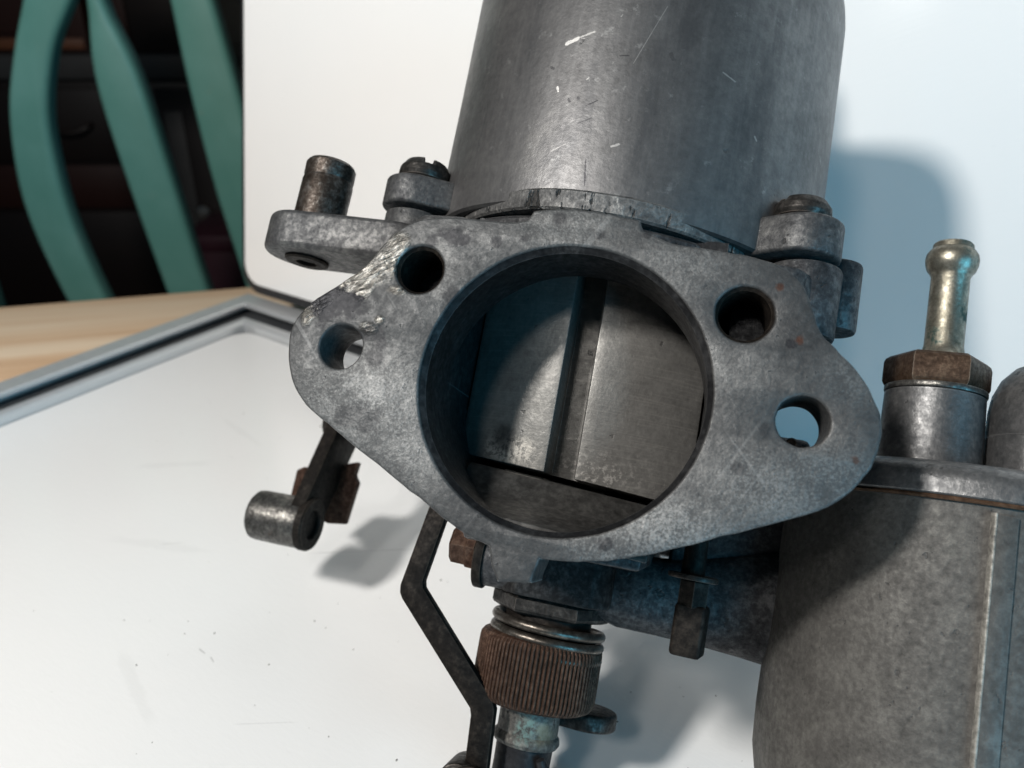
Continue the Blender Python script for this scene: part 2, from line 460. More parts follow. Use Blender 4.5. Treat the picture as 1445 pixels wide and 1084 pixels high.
def bm_tube(bm, pts, r, T=cl, n=10, cap=True):
    pts = [Vector(p) for p in pts]
    rings = []
    up = Vector((0, 0, 1))
    if abs((pts[1] - pts[0]).normalized().z) > .9: up = Vector((0, 1, 0))
    for i, p in enumerate(pts):
        t = (pts[min(i + 1, len(pts) - 1)] - pts[max(i - 1, 0)]).normalized()
        e1 = t.cross(up)
        if e1.length < 1e-3: e1 = t.cross(Vector((1, 0, 0)))
        e1.normalize(); e2 = t.cross(e1)
        rr = r[i] if isinstance(r, (list, tuple)) else r
        rings.append([bm.verts.new(T(*(p + rr * (math.cos(2 * math.pi * j / n) * e1 + math.sin(2 * math.pi * j / n) * e2)))) for j in range(n)])
    for A, B in zip(rings, rings[1:]):
        for j in range(n):
            bm.faces.new((A[j], A[(j + 1) % n], B[(j + 1) % n], B[j]))
    if cap:
        bm.faces.new(rings[0]); bm.faces.new(list(reversed(rings[-1])))

def smooth_loop(pts, k=5):
    """closed Catmull-Rom through (x, z[, corner]) points; a corner point stays sharp"""
    n = len(pts); out = []
    for i in range(n):
        p0, p1, p2, p3 = (pts[(i + j) % n] for j in (-1, 0, 1, 2))
        a = Vector(p1[:2]); b = Vector(p2[:2])
        m1 = (b - Vector(p0[:2])) * .5 if len(p1) < 3 else (b - a)
        m2 = (Vector(p3[:2]) - a) * .5 if len(p2) < 3 else (b - a)
        L = (b - a).length
        if m1.length > L * 1.3: m1 *= L * 1.3 / m1.length
        if m2.length > L * 1.3: m2 *= L * 1.3 / m2.length
        for s in range(k):
            t = s / k
            out.append(tuple((2*t**3 - 3*t**2 + 1) * a + (t**3 - 2*t**2 + t) * m1 + (-2*t**3 + 3*t**2) * b + (t**3 - t**2) * m2))
    return out

def circle(x, z, r, n=48, wob=0.0):
    return [(x + (r + wob * noise.noise(Vector((i * .35, x, z)))) * math.cos(2 * math.pi * i / n), z + (r + wob * noise.noise(Vector((i * .35, z, x)))) * math.sin(2 * math.pi * i / n)) for i in range(n)]

def plate(name, loops, y0, y1, bevel, mat, parent, T=cl):
    """flat casting with holes in the x-z plane, from y0 back to y1, every rim softened"""
    cu = bpy.data.curves.new(name, 'CURVE')
    cu.dimensions = '2D'; cu.fill_mode = 'BOTH'
    for lp in loops:
        s = cu.splines.new('POLY')
        s.points.add(len(lp) - 1)
        for q, (x, z) in zip(s.points, lp):
            q.co = (x, z, 0, 1)
        s.use_cyclic_u = True
    cu.bevel_depth = bevel; cu.bevel_resolution = 2; cu.offset = -bevel
    cu.extrude = (y1 - y0) / 2 - bevel
    tmp = bpy.data.objects.new(name, cu)
    col.objects.link(tmp)
    dg = bpy.context.evaluated_depsgraph_get(); dg.update()
    me = bpy.data.meshes.new_from_object(tmp.evaluated_get(dg))
    bpy.data.objects.remove(tmp); bpy.data.curves.remove(cu)
    bm = bmesh.new(); bm.from_mesh(me); bpy.data.meshes.remove(me)
    bmesh.ops.remove_doubles(bm, verts=bm.verts, dist=.01)
    ym = (y0 + y1) / 2
    for v in bm.verts:
        v.co = T(v.co.x, ym - v.co.z, v.co.y)
    return mk(name, bm, mat, parent, 40)

# ------------------------------------------------------------------ table and boards
def wood_mat(name, a, b, c, scale=1.0):
    k = NT(name)
    v = k.scaled((1.6 * scale, 22 * scale, 22 * scale))
    n = k.noise(1.0, 6, .6, vec=v, dist=.6)
    v2 = k.scaled((5 * scale, 260 * scale, 260 * scale))
    n2 = k.noise(1.0, 4, .6, vec=v2)
    f = k.math('ADD', k.math('MULTIPLY', n, .75), k.math('MULTIPLY', n2, .25))
    cc = k.cramp(f, [(.38, a), (.5, b), (.61, c)])
    kn = k.ramp(k.voro(9 * scale, vec=k.scaled((.45, 1, 1))), .10, .02)
    cc = k.mix(k.math('MULTIPLY', kn, .5), cc, a)
    k.bump(f, .0003)
    return k.fin(cc, .5, 0)
pine = wood_mat('pale_pine_wood', (.44, .265, .15), (.60, .42, .27), (.69, .55, .40))

TB = -9.5
ta = math.atan2(32, 128)
troot = empty('table', (-114, 57, TB - 740), Matrix.Rotation(ta, 3, 'Z'))
tag(troot, 'pale pine table carrying the two white boards', 'table')
# far edge of the top lies 400 mm beyond the Empty
tl = lambda x, y, z: wl(x, y, z + 740 - TB + TB)
ey = 380.0
for i in range(8):
    y1 = ey - i * 140.0 - .4
    pts = [(-700, y1 - 139.2), (900, y1 - 139.2), (900, y1), (-700, y1)]
    prism('plank', pts, 'z', -28, 0, pine, troot, 1.2, T=tl)
for x in (-640, 840):
    for y in (ey - 60, ey - 1040):
        box('leg', (x - 35, y - 35, -748.7), (x + 35, y + 35, -28.3), pine, troot, 3, T=tl)

k = NT('white_laminate')
sm = k.noise(9, 5, .6)
fine = k.noise(60, 6, .7)
cc = k.mix(k.ramp(sm, .4, .7, 0, .35), (.80, .80, .79), (.76, .77, .77))
cc = k.mix(k.ramp(fine,   .70, .80, 0, .04), cc, (.55, .55, .54))
sc = k.noise(1.0, 3, .5, vec=k.scaled((9, 420, 420), (0, 0, .5)))
cc = k.mix(k.ramp(sc, .74, .80, 0, .18), cc, (.5, .5, .5))
o = k.xyz()
def bmark(a, b, w, f):
    global cc
    L = math.hypot(b[0] - a[0], b[1] - a[1]); ux, uy = (b[0] - a[0]) / L, (b[1] - a[1]) / L
    dx = k.math('SUBTRACT', k.math('MULTIPLY', o[0], 1000.0), a[0]); dy = k.math('SUBTRACT', k.math('MULTIPLY', o[1], 1000.0), a[1])
    t = k.math('ADD', k.math('MULTIPLY', dx, ux), k.math('MULTIPLY', dy, uy))
    q = k.math('ABSOLUTE', k.math('SUBTRACT', k.math('MULTIPLY', dx, uy), k.math('MULTIPLY', dy, ux)))
    q = k.math('ADD', q, k.math('MULTIPLY', k.math('SUBTRACT', fine, .5), w * 3))
    m = k.math('MULTIPLY', k.ramp(q, w, w * .4), k.ramp(k.math('ABSOLUTE', k.math('SUBTRACT', t, L / 2)), L / 2, L * .3))
    cc = k.mix(k.math('MULTIPLY', m, f), cc, (.28, .28, .27))
for a, b, w, f in (((150, -98.5), (178, -76), .14, .45), ((183, -149), (196, -139), .12, .35), ((157.3, -138.8), (160.5, -139), .25, .5), ((162, -138.8), (164.6, -139.6), .25, .5),
                   ((66, -100), (88, -82), 1.8, .07), ((95, -128), (130, -112), 2.4, .06), ((112, -120), (118, -114.5), .3, .2), ((140, -150), (170, -160), 2.0, .07), ((60, -60), (95, -66), 1.6, .06)):
    bmark(a, b, w, f)
k.bump(k.noise(1.0, 3, .6, vec=k.scaled((40, 900, 900), (0, .4, 0))), .00004)
WHITE = k.fin(cc, k.ramp(sm, .3, .7, .13, .24), 0.0, .45)

k = NT('anodised_rail')
st = k.noise(1.0, 4, .6, vec=k.scaled((30, 1500, 1500)))
cc = k.mix(st, (.46, .48, .49), (.64, .65, .655))
k.bump(st, .00003)
RAIL = k.fin(cc, .36, .55)
k = NT('rail_groove_shade')
GROOVE = k.fin(k.mix(k.noise(120, 5), (.025, .027, .03), (.06, .064, .068)), .6, .3)  # dark colour that deepens the shade in the rail recess
k = NT('black_rubber_edge')
RUBBER = k.fin(k.mix(k.noise(150, 4), (.010, .010, .011), (.022, .022, .023)), .5)
k = NT('plastic_corner')
CORNER = k.fin(k.mix(k.noise(200, 4), (.20, .205, .21), (.30, .30, .30)), .5)

BA = -35.1                                                   # heading of the boards
S = 0.95
corner = (-128.1, 354.4, 0.0)
BR = Matrix.Rotation(R(BA), 3, 'Z')
floor_b = empty('white_board', corner, BR)
tag(floor_b, 'white board lying flat in a silver rail frame under the carburettor', 'board')
BW, BD = 800.0, 620.0
def rounded(x0, y0, x1, y1, r, n=8):
    out = []
    for cx, cy, a in ((x1 - r, y1 - r, 0), (x0 + r, y1 - r, 90), (x0 + r, y0 + r, 180), (x1 - r, y0 + r, 270)):
        for i in range(n + 1):
            t = R(a + 90 * i / n)
            out.append((cx + r * math.cos(t), cy + r * math.sin(t)))
    return out
prism('panel', rounded(.6, -BD + .6, BW - .6, -.6, 9), 'z', -6, 0, WHITE, floor_b, .5, T=wl)
box('base', (-18.4, -BD - 18.4, TB + .1), (BW + 18.4, 18.4, -6.1), CORNER, floor_b, 0, T=wl)

def rail(name, p, q, inward, parent):
    """two lipped extrusion from p to q; inward points to the white panel; mitred ends"""
    p, q, w = Vector(p), Vector(q), Vector(inward)
    d = (q - p).normalized()
    prof = [(0, -9.8), (0, 8.2), (.8, 9), (10.4, 9), (11.0, 8.4), (11.0, 6.8), (10.6, 6.4), (5.5, 6.4), (5.5, 2.8), (15.6, 2.8), (15.6, 3.6), (16.2, 4.3), (19.5, 4.1), (20.2, 3.3), (20.2, -5.9), (20.2, -9.8)]
    bm = bmesh.new()
    A = []; B = []
    prof = [(u * S, z * S) for u, z in prof]
    if True:
        for u, z in prof:
            a = p + w * u + d * u; b = q + w * u - d * u
            A.append(bm.verts.new(wl(a.x, a.y, z))); B.append(bm.verts.new(wl(b.x, b.y, z)))
        n = len(prof)
        for i in range(n):
            bm.faces.new((A[i], A[(i + 1) % n], B[(i + 1) % n], B[i]))
        bm.faces.new(A); bm.faces.new(list(reversed(B)))
        o = mk('frame_rail', bm, RAIL, parent, 30)
    bm = bmesh.new()
    a0 = p + w * 5.6 + d * 5.6; b0 = q + w * 5.6 - d * 5.6; a1 = p + w * 14.6 + d * 14.6; b1 = q + w * 14.6 - d * 14.6
    vs = [bm.verts.new(wl(v.x, v.y, z)) for v, z in ((a0, 2.95), (b0, 2.95), (b1, 2.95), (a1, 2.95))]
    lo = [bm.verts.new(wl(v.x, v.y, 2.5)) for v in (a0, b0, b1, a1)]
    bm.faces.new(vs); bm.faces.new(list(reversed(lo)))
    for i in range(4):
        bm.faces.new((vs[i], lo[i], lo[(i + 1) % 4], vs[(i + 1) % 4]))
    mk('groove_strip', bm, GROOVE, o)  # strip laid in the recess to darken it
X0, X1, Y0, Y1 = -20.2 * S, BW + 20.2 * S, -BD - 20.2 * S, 20.2 * S
rail('frame_rail', (X0, Y0, 0), (X0, Y1, 0), (1, 0, 0), floor_b)
rail('frame_rail', (X1, Y1, 0), (X0, Y1, 0), (0, -1, 0), floor_b)
rail('frame_rail', (X1, Y0, 0), (X1, Y1, 0), (-1, 0, 0), floor_b)
rail('frame_rail', (X0, Y0, 0), (X1, Y0, 0), (0, 1, 0), floor_b)

lean = BR @ Matrix.Rotation(R(-10.2), 3, 'X')
up_loc = Vector(corner) + BR @ Vector((-20.8, 16.9, 12.0)) * S
up_b = empty('white_board', up_loc, lean)
tag(up_b, 'upright white board with black rubber edge leaning back behind the carburettor', 'board')
UH, UW = 430.0, 640.0
prism('panel', rounded(2.3, 4.3, UW - 2.3, UH - 2.3, 10.5), 'y', 0, 6, WHITE, up_b, .5, T=wl)
plate('rubber_edge', [rounded(0, 0, UW, UH, 13), rounded(2.2, 4.2, UW - 2.2, UH - 2.2, 10.6)], .5, 9, .35, RUBBER, up_b, T=wl)
prism('back_shell', rounded(3, 4, UW - 3, UH - 3, 11), 'y', 6.1, 16, RAIL, up_b, .6, T=wl)
# flat hinges that carry the upright board on the rear rail
for x in (110, 520):
    box('hinge', (x, 2.0, -3.2), (x + 50, 10, .2), RAIL, up_b, .4, T=wl)

# ------------------------------------------------------------------ the carburettor
car = empty('carburettor', CO + CM @ Vector(CB), CM)
tag(car, 'old grey side draught carburettor lying on the white board', 'carburettor')

outline = [(-10.2, 26.6, 1), (-9.3, 28.3, 1), (-4.1, 29.2), (1.8, 29.1), (8.0, 28.4, 1), (8.6, 26.8, 1), (13.7, 25.2), (19.1, 24.9), (25.6, 24.4), (30.2, 23.3),
           (33.8, 20.6), (35.6, 17.0), (36.8, 14.2), (38.8, 12.1), (41.5, 9.9), (44.3, 6.7), (46.4, 2.8), (46.9, -.7), (46.0, -4.9), (43.6, -8.9), (39.8, -12.2),
           (29.1, -17.3), (19.6, -21.7), (12.7, -24.3), (6.0, -25.9), (1.4, -26.35, 1), (.8, -30.1, 1), (-4.4, -30.9, 1), (-5.9, -28.3), (-6.6, -26.0, 1), (-12.1, -24.3), (-19.3, -20.7), (-27.3, -16.7), (-35.8, -12.3),
           (-41.6, -9.1), (-45.1, -5.2), (-47.0, -.1), (-46.9, 4.3), (-44.5, 8.3), (-40.2, 12.0), (-36.4, 15.6), (-34.1, 19.6), (-32.1, 22.4), (-28.8, 24.6),
           (-24.0, 25.7), (-16.6, 25.9), (-12.6, 26.0)]
holes = [(-37.6, 1.3, 3.75), (36.1, .2, 3.8), (-26.7, 16.1, 4.15), (25.9, 15.2, 4.4)]
fl = smooth_loop(outline)
fl = [(x + .16 * noise.noise(Vector((x * .5, z * .5, 3))), z + .16 * noise.noise(Vector((x * .5, z * .5, 9)))) for x, z in fl]
plate('mounting_flange', [fl, circle(0, 0, 23.1, 120, .05)] + [circle(x, z, r, 40, .10) for x, z, r in holes], 0, 10.5, .45, MT['flange'], car)
bm = bmesh.new()
for x, z, r in ((34.2, -2.9, 1.0), (35.4, -2.9, 1.3), (36.8, -3.0, 1.4), (38.2, -2.8, 1.0), (36.0, -2.0, .8)):
    bm_lathe(bm, [(0, 0), (r * .7, .2), (r, 1.0), (r * .8, 2.2), (0, 2.8)], (x, 8.2, z), (0, 1, 0), 10, wob=.7)
mk('residue', bm, MT['black_steel'], car, 20)
# bore sleeve
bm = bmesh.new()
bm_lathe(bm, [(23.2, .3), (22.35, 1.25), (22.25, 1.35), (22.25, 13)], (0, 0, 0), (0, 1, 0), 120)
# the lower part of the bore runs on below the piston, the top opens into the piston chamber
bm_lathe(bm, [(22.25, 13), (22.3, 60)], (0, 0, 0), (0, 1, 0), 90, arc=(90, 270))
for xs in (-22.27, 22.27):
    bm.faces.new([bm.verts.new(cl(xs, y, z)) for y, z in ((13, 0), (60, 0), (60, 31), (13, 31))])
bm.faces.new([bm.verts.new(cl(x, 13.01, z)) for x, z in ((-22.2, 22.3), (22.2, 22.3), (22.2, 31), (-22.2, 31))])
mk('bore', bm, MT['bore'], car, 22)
# blind stud holes and the open lower ones get their own walls
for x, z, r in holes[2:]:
    lathe('stud_hole', [(r + .02, .4), (r - .45, 1.0), (r - .5, 44), (0, 44)], (x, 0, z), (0, 1, 0), MT['black_steel'], car, 40)  # walls coloured black to paint the darkness inside the blind holes
# piston with its keyway
pf = lambda x: 21 + 38 - math.sqrt(38 ** 2 - x * x)
left = [(-22.1, 40)] + [(x, pf(x)) for x in (-21.9, -21, -19.5, -17.5, -15, -12.5, -10, -7.5, -5.5, -3.9)]
right = [(x, pf(x)) for x in (1.9, 4, 6, 8, 10, 12.5, 15, 17.5, 19.5, 21, 21.9)] + [(22.1, 40)]
def pT(x, y, z): return cl(x, y, z - .07 * x)
prism('piston', left + [(-3.7, 21.8), (-3.6, 29.0), (1.4, 29.2), (1.6, 21.7)] + right + [(22, 62), (-22, 62)], 'z', -12.5, 36, MT['piston'], car, .18, T=pT)
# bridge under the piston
prism('bridge', [(2.5, -23), (2.6, -21.7), (9, -20.4), (14.5, -18.2), (17.4, -15.0), (18.1, -14.3), (19.0, -14.0), (60, -13.6), (60, -23)], 'x', -17, 17, MT['bridge'], car, .3, T=pT)

# body behind the flange, built round the open piston chamber
bm = bmesh.new()
for xs in (-1, 1):
    bm_prism(bm, [(xs * 25.8, 27), (xs * 32, 27), (xs * 34, 40), (xs * 31, 76), (xs * 25.8, 76)], 'z', -12, 27, cl, .8)
bm_prism(bm, [(-34, 76), (34, 76), (30, 82), (-30, 82)], 'z', -24, 31, cl, .8)
bm_prism(bm, [(-14, 11), (16, 11), (18, 80), (-12, 80)], 'z', -26, -22.6, cl, .8)
mk('body', bm, MT['cast_dark'], car)
def shear(x, y, z): return cl(x, y, z - .045 * x)
lathe('body_top', [(30, 27.4), (38.6, 27.4), (39.2, 28), (39.2, 30.6), (38.8, 31.2), (25, 31.2), (25, 27.4), (30, 27.4)], (0, 48, 0), (0, 0, 1), MT['cast_dark'], car, 96, T=shear)
lathe('body_boss', rod(6.0, 12, 34.7, .6), (-40.2, 26.5, 0), (0, 0, 1), MT['cast'], car, 48, wob=.25)
lathe('body_boss', rod(6.4, 18, 30.8, .6), (36.0, 22, 0), (0, 0, 1), MT['cast_dark'], car, 48, wob=.25)  # darker metal than the left boss, painting in the weaker light here
lathe('stop_pin', rod(4.2, 21.5, 34.5, .7), (42.4, 27.5, 0), (0, 0, 1), MT['cast_dark'], car, 32, wob=.2)
prism('body_web', [(24, 11), (34, 12), (40, 20), (36, 30), (26, 26)], 'z', 8, 28, MT['cast_dark'], car, 1.0)  # same darkened metal as the right boss; the left web stays lighter
prism('body_web', [(-24, 11), (-33, 12), (-42, 24), (-36, 34), (-26, 26)], 'z', 10, 30.5, MT['cast'], car, 1.0)

# suction chamber with its rim, lugs and screws
ch = lathe('suction_chamber', [(0, 32.9), (36, 32.9), (40.0, 32.9), (40.6, 33.3), (40.75, 37), (40.65, 60), (40.55, 93), (40.1, 96.5), (38.9, 99.8), (36.6, 102.8), (33.5, 104.6), (29, 105.4), (14, 106), (14, 118), (12, 119), (0, 119)],
           (0, 48, 0), (0, 0, 1), MT['chamber'], car, 160, T=shear, wob=.12)
lathe('chamber_rim', [(27, 31.4), (32.2, 31.5), (32.6, 31.9), (32.75, 34.9), (32.3, 35.4), (27, 35.7)], (-.5, 39.2, 0), (0, 0, 1), MT['rim'], car, 128, T=shear, wob=.35)
prism('mounting_lug', stadium((-40.6, 26), 6.5, (-29, 33), 8.5), 'z', 35.4, 41.5, MT['cast'], car, .7, seg=3)
prism('mounting_lug', stadium((35.0, 19.6), 6.5, (27, 27), 7.5), 'z', 31.4, 38.3, MT['cast'], car, .7, seg=3)
def screw(x, y, z, r, h, mat, slot):
    prof = [(0, 0), (r * .93, 0), (r, h * .22), (r * .98, h * .5), (r * .80, h * .84), (r * .5, h * .97), (0, h)]
    w = r * .17
    c, s = math.cos(R(slot)), math.sin(R(slot))
    def T(px, py, pz):
        dx, dy = px - x, py - y
        q = dx * c + dy * s
        if abs(q) < w and pz > z + h * .55:
            pz = z + h * .55
        return cl(px, py, pz)
    bm = bmesh.new()
    # fine rings so that the slot cuts cleanly
    pr = []
    for (r0, h0), (r1, h1) in zip(prof, prof[1:]):
        for t in range(5):
            pr.append((r0 + (r1 - r0) * t / 5, h0 + (h1 - h0) * t / 5))
    pr.append(prof[-1])
    pr[0] = (0, 0)
    bm_lathe(bm, pr, (x, y, z), (0, 0, 1), 72, T=T, wob=.15)
    o = mk('screw', bm, mat, car, 40)
    lathe('spring_washer', rod(r * .9, -.9, 0.1, .2), (x, y, z), (0, 0, 1), MT['black_steel'], o, 32)
    return o
screw(-39.9, 26.5, 42.4, 5.4, 4.4, MT['steel_dark'], 25)
screw(34.2, 20.2, 39.2, 5.0, 4.0, MT['steel_dark'], 120)

# arm on the left with its upright pin
arm = prism('lever_arm', stadium((-63.0, 27.0), 8.2, (-42, 27), 8.0, 18), 'z', 23.4, 31.2, MT['cast'], car, 1.1, seg=3)
lathe('bush', [(4.6, .0), (4.6, -.5), (4.2, -.8), (2.2, -.8), (2.0, -.4), (2.0, 4)], (-62.3, 27.5, 23.4), (0, 0, 1), MT['black_steel'], arm, 32)
lathe('pivot_pin', [(0, 0), (5.3, 0), (5.3, 4), (5.35, 9.4), (5.15, 9.9), (5.3, 10.6), (5.3, 13.0), (4.9, 13.6), (0, 13.8)], (-61.4, 27.0, 30.9), (0, 0, 1), MT['pin'], car, 48, wob=.2)

# throttle lever, lower left
lev = prism('throttle_lever', stadium((73.2, -32.6), 6.4, (86.5, -6.5), 7.4), 'x', -74.0, -70.2, MT['black_steel'], car, .5)
lathe('lever_boss', [(0, -85.4), (5.5, -85.4), (6.2, -84.7), (6.4, -83.6), (6.45, -77), (6.5, -71.2), (6.2, -70.6)], (0, 73.0, -32.8), (1, 0, 0), MT['steel_worn'], lev, 48, wob=.15)
lathe('lever_bush', [(6.8, -71.2), (6.8, -69.6), (6.4, -69.0), (4.0, -69.0), (3.7, -69.4), (3.7, -72.5), (0, -72.5)], (0, 73.0, -32.8), (1, 0, 0), MT['black_steel'], lev, 48)
prism('stop_plate', [(-83.4, -19.8), (-81.5, -18.6), (-77, -18.4), (-66.0, -14.6), (-66.4, -18.4), (-65.0, -20.2), (-66.2, -31.8), (-71.2, -32.5), (-83.6, -28)], 'y', 86, 89, MT['steel_rusty'], car, .5)
lathe('throttle_spindle', rod(4.4, -77, -20, .5), (0, 86, -5), (1, 0, 0), MT['steel_dark'], car, 32)
lathe('throttle_barrel', [(0, 76), (31, 76), (31, 92), (29, 94), (0, 94)], (0, 0, 3), (0, 1, 0), MT['cast_dark'], car, 64)

# bent link that hangs from the throttle side
lk = prism('link_rod', [(-27.0, -19.5), (-30.2, -38.2), (-30.0, -39.6), (-29.4, -40.6), (-12.0, -57.6), (-11.6, -58.8), (-10.8, -72), (-6.4, -72), (-7.2, -57.0), (-7.9, -55.4),
                       (-25.4, -37.8), (-25.7, -36.6), (-23.0, -19.5)], 'y', 33.2, 36.2, MT['black_steel'], car, .5)
lathe('pivot_bolt', rod(3.6, 30.0, 39.5, .5), (-11.5, 0, -70.2), (0, 1, 0), MT['steel_dark'], lk, 32)
lathe('bolt_head', rod(4.6, 28.4, 30.2, .4), (-8.3, 0, -70.6), (0, 1, 0), MT['black_steel'], lk, 32)

# side boss with its rusty screw
sb = lathe('side_boss', rod(5.2, -14.5, -2, .5), (0, 36, -30.0), (1, 0, 0), MT['cast_dark'], car, 40, wob=.2)
lathe('boss_washer', rod(5.9, -16.1, -14.2, .3), (0, 36, -30.0), (1, 0, 0), MT['black_steel'], sb, 40)
bs = lathe('boss_screw', [(0, -21.6), (3.0, -21.6), (4.0, -20.9), (4.1, -18.2), (4.5, -17.9), (4.6, -16.2), (0, -16)], (0, 35, -28.4), (1, 0, 0), MT['steel_rusty'], sb, 6, angle=20)

# lower body block and jet gear
prism('jet_housing', [(-10.5, 34), (-7, 30), (7.5, 30), (10.6, 33.5), (10.8, 56), (-10.5, 56)], 'z', -35.2, -24.5, MT['cast_black'], car, .6)
JX, JY = -1.4, 43.0
lathe('jet_nut', [(0, -38.9), (10.3, -38.9), (11.6, -38.4), (11.9, -37.9), (11.9, -36.0), (11.4, -35.5), (0, -35.4)], (JX, JY, 0), (0, 0, 1), MT['steel_dark'], car, 6, angle=20, phase=R(33))
bm = bmesh.new()
pts = []
for i in range(0, 141):
    a = 2 * math.pi * i / 52
    pts.append((JX + .2 + 10.6 * math.cos(a + 2.4), JY + 10.6 * math.sin(a + 2.4), -39.9 - 2.15 * i / 52 - (0.4 if i > 100 else 0)))
bm_tube(bm, pts, .95, n=12)
mk('jet_spring', bm, MT['spring'], car, 60)
lathe('jet_thread', rod(8.6, -46, -38, .3), (JX, JY, 0), (0, 0, 1), MT['black_steel'], car, 48)
def knurl(r, h, i, a):
    t = (i % 4)
    if r > 11.9: return r + (-.52 if t in (0,) else (.0 if t == 2 else -.10)) + .05 * math.sin(a * 7)
    return r
lathe('adjusting_nut', [(8.2, -42.6), (11.0, -43.0), (11.7, -43.4), (12.2, -44.2), (12.3, -45.2), (12.3, -53.6), (12.1, -54.6), (11.5, -55.4), (10.6, -55.9), (0, -56.2)],
      (JX - .6, JY, 0), (0, 0, 1), MT['steel_rusty'], car, 352, angle=22, mod=knurl)
lathe('jet_head', [(0, -55), (5.9, -55), (6.0, -61.3), (6.5, -61.9), (6.65, -62.8), (6.2, -63.5), (5.5, -63.7), (0, -63.7)], (-1.9, JY, 0), (0, 0, 1), MT['nozzle'], car, 48, wob=.3)
bm = bmesh.new()
bm_tube(bm, [(-1.9, JY, -63.2), (-1.9, JY, -67.5), (-1.9, JY - .3, -71.5), (-1.0, JY + 1.5, -76), (3, JY + 6, -78.0), (12, JY + 9, -77)], [5.6, 5.5, 5.6, 5.6, 5.4, 5.2], n=28)
mk('fuel_hose', bm, MT['rubber'], car, 60)
bm = bmesh.new()
bm_tube(bm, [(2.2, JY - 5.5, -64.6), (3.4, JY - 4.9, -67), (4.2, JY - 4.6, -70), (5.6, JY - 4.2, -73)], [.9, 1.2, 1.3, 1.2], n=12)
mk('hose_seam', bm, MT['rubber'], car, 60)
prism('choke_lever', stadium((8.2, 52), 6.4, (-2, 52), 5.0, 16), 'z', -60.0, -56.5, MT['steel_dark'], car, .7, seg=3)

# fuel passage to the float bowl, idle screw
bm = bmesh.new()
ring = lambda x, y, z, ry, rz, n=24: [bm.verts.new(cl(x, y + ry * math.copysign(abs(math.cos(2 * math.pi * i / n)) ** .7, math.cos(2 * math.pi * i / n)), z + rz * math.copysign(abs(math.sin(2 * math.pi * i / n)) ** .7, math.sin(2 * math.pi * i / n)))) for i in range(n)]
rs = [ring(*q) for q in ((5, 46, -30.5, 9, 6.5), (12, 47, -31.6, 9, 7.2), (20, 48, -31.4, 8.6, 7.6), (28, 49, -30.4, 8.4, 9.0), (35, 50, -29.4, 9, 10.6), (40, 51, -28.6, 10, 12), (46, 51, -28.2, 11, 12.8))]
for A, B in zip(rs, rs[1:]):
    for q in range(24):
        bm.faces.new((A[q], A[(q + 1) % 24], B[(q + 1) % 24], B[q]))
bm.faces.new(rs[0]); bm.faces.new(list(reversed(rs[-1])))
mk('fuel_arm', bm, MT['cast_dark'], car)
prism('body_web', [(20, -25.5), (44, -21), (44, 4), (20, 4)], 'y', 44, 58, MT['cast_dark'], car, 1.5, seg=3)
lathe('idle_screw', [(0, -19), (1.9, -19), (2.0, -25), (2.0, -25.2)], (24.4, 22.4, 0), (0, 0, 1), MT['black_steel'], car, 24)
lathe('idle_washer', rod(4.3, -26.0, -25.1, .25), (24.6, 22.4, 0), (0, 0, 1), MT['steel_dark'], car, 32)
lathe('idle_nut', rod(2.7, -30.6, -26.0, .3), (24.9, 22.4, 0), (0, 0, 1), MT['black_steel'], car, 6, angle=20)
prism('idle_clip', [(22.2, 20.3), (27.3, 19.8), (28.3, 25.6), (22.6, 26.2)], 'z', -38.6, -30.0, MT['black_steel'], car, .7, seg=3)

# float bowl
FX, FY = 72.0, 45.0
bowl = lathe('float_bowl', [(0, -65.6), (21, -65.6), (25.6, -64.6), (28.8, -62.4), (30.8, -59.0), (31.7, -54.5), (31.9, -47), (31.6, -20), (31.5, -6.2), (0, -6.2)], (FX, FY, 0), (0, 0, 1), MT['bowl'], car, 128, wob=.2)
prism('bowl_rib', [(66.9, 12.75), (70.1, 12.8), (70.2, 20), (66.8, 20)], 'z', -54, -7.4, MT['bowl'], bowl, .12)
prism('casting_seam', [(66.55, 13.0), (66.75, 12.68), (67.05, 12.62), (67.2, 12.95), (67.2, 20), (66.55, 20)], 'z', -54.2, -7.2, MT['seam'], bowl, .08)  # pale ridge paints the lamp-lit line along the rib's left edge
lathe('bowl_gasket', [(29, -6.25), (32.3, -6.2), (32.5, -5.9), (32.3, -5.55), (29, -5.5)], (FX, FY, 0), (0, 0, 1), MT['gasket'], car, 96, wob=.35)
lid = lathe('bowl_lid', [(0, -5.5), (32.2, -5.5), (32.5, -5.2), (32.5, -3.0), (32.1, -1.7), (30.9, -.6), (28, .4), (21, 1.2), (0, 1.4)], (FX, FY, 0), (0, 0, 1), MT['lid'], car, 128, wob=.2)
lathe('inlet_boss', [(9.6, 0), (9.3, 2.2), (9.15, 5), (8.9, 16.2), (8.5, 16.5), (0, 16.5)], (65.4, 45, 0), (0, 0, 1), MT['lid'], lid, 64, wob=.15)
lathe('inlet_washer', rod(9.1, 16.4, 17.6, .3), (65.4, 45, 0), (0, 0, 1), MT['steel_worn'], car, 48)
lathe('inlet_nut', [(0, 17.5), (9.0, 17.5), (9.3, 18.0), (9.5, 18.5), (9.5, 22.2), (9.2, 23.0), (8.4, 23.6), (0, 24.3)], (65.3, 45, 0), (0, 0, 1), MT['rust_hex'], car, 6, angle=20, phase=R(20))
lathe('inlet_pipe', [(4.4, 24.2), (3.8, 25.2), (3.55, 26.5), (3.5, 40.6), (3.85, 41.4), (4.4, 42.1), (4.75, 43.2), (4.85, 44.2), (4.7, 45.2), (4.2, 46.0), (3.75, 46.4), (3.7, 47.3), (3.45, 47.6), (2.9, 47.6), (2.7, 47.2), (2.7, 40), (0, 40)],
      (66.1, 45, 0), (0, 0, 1), MT['brass'], car, 56)
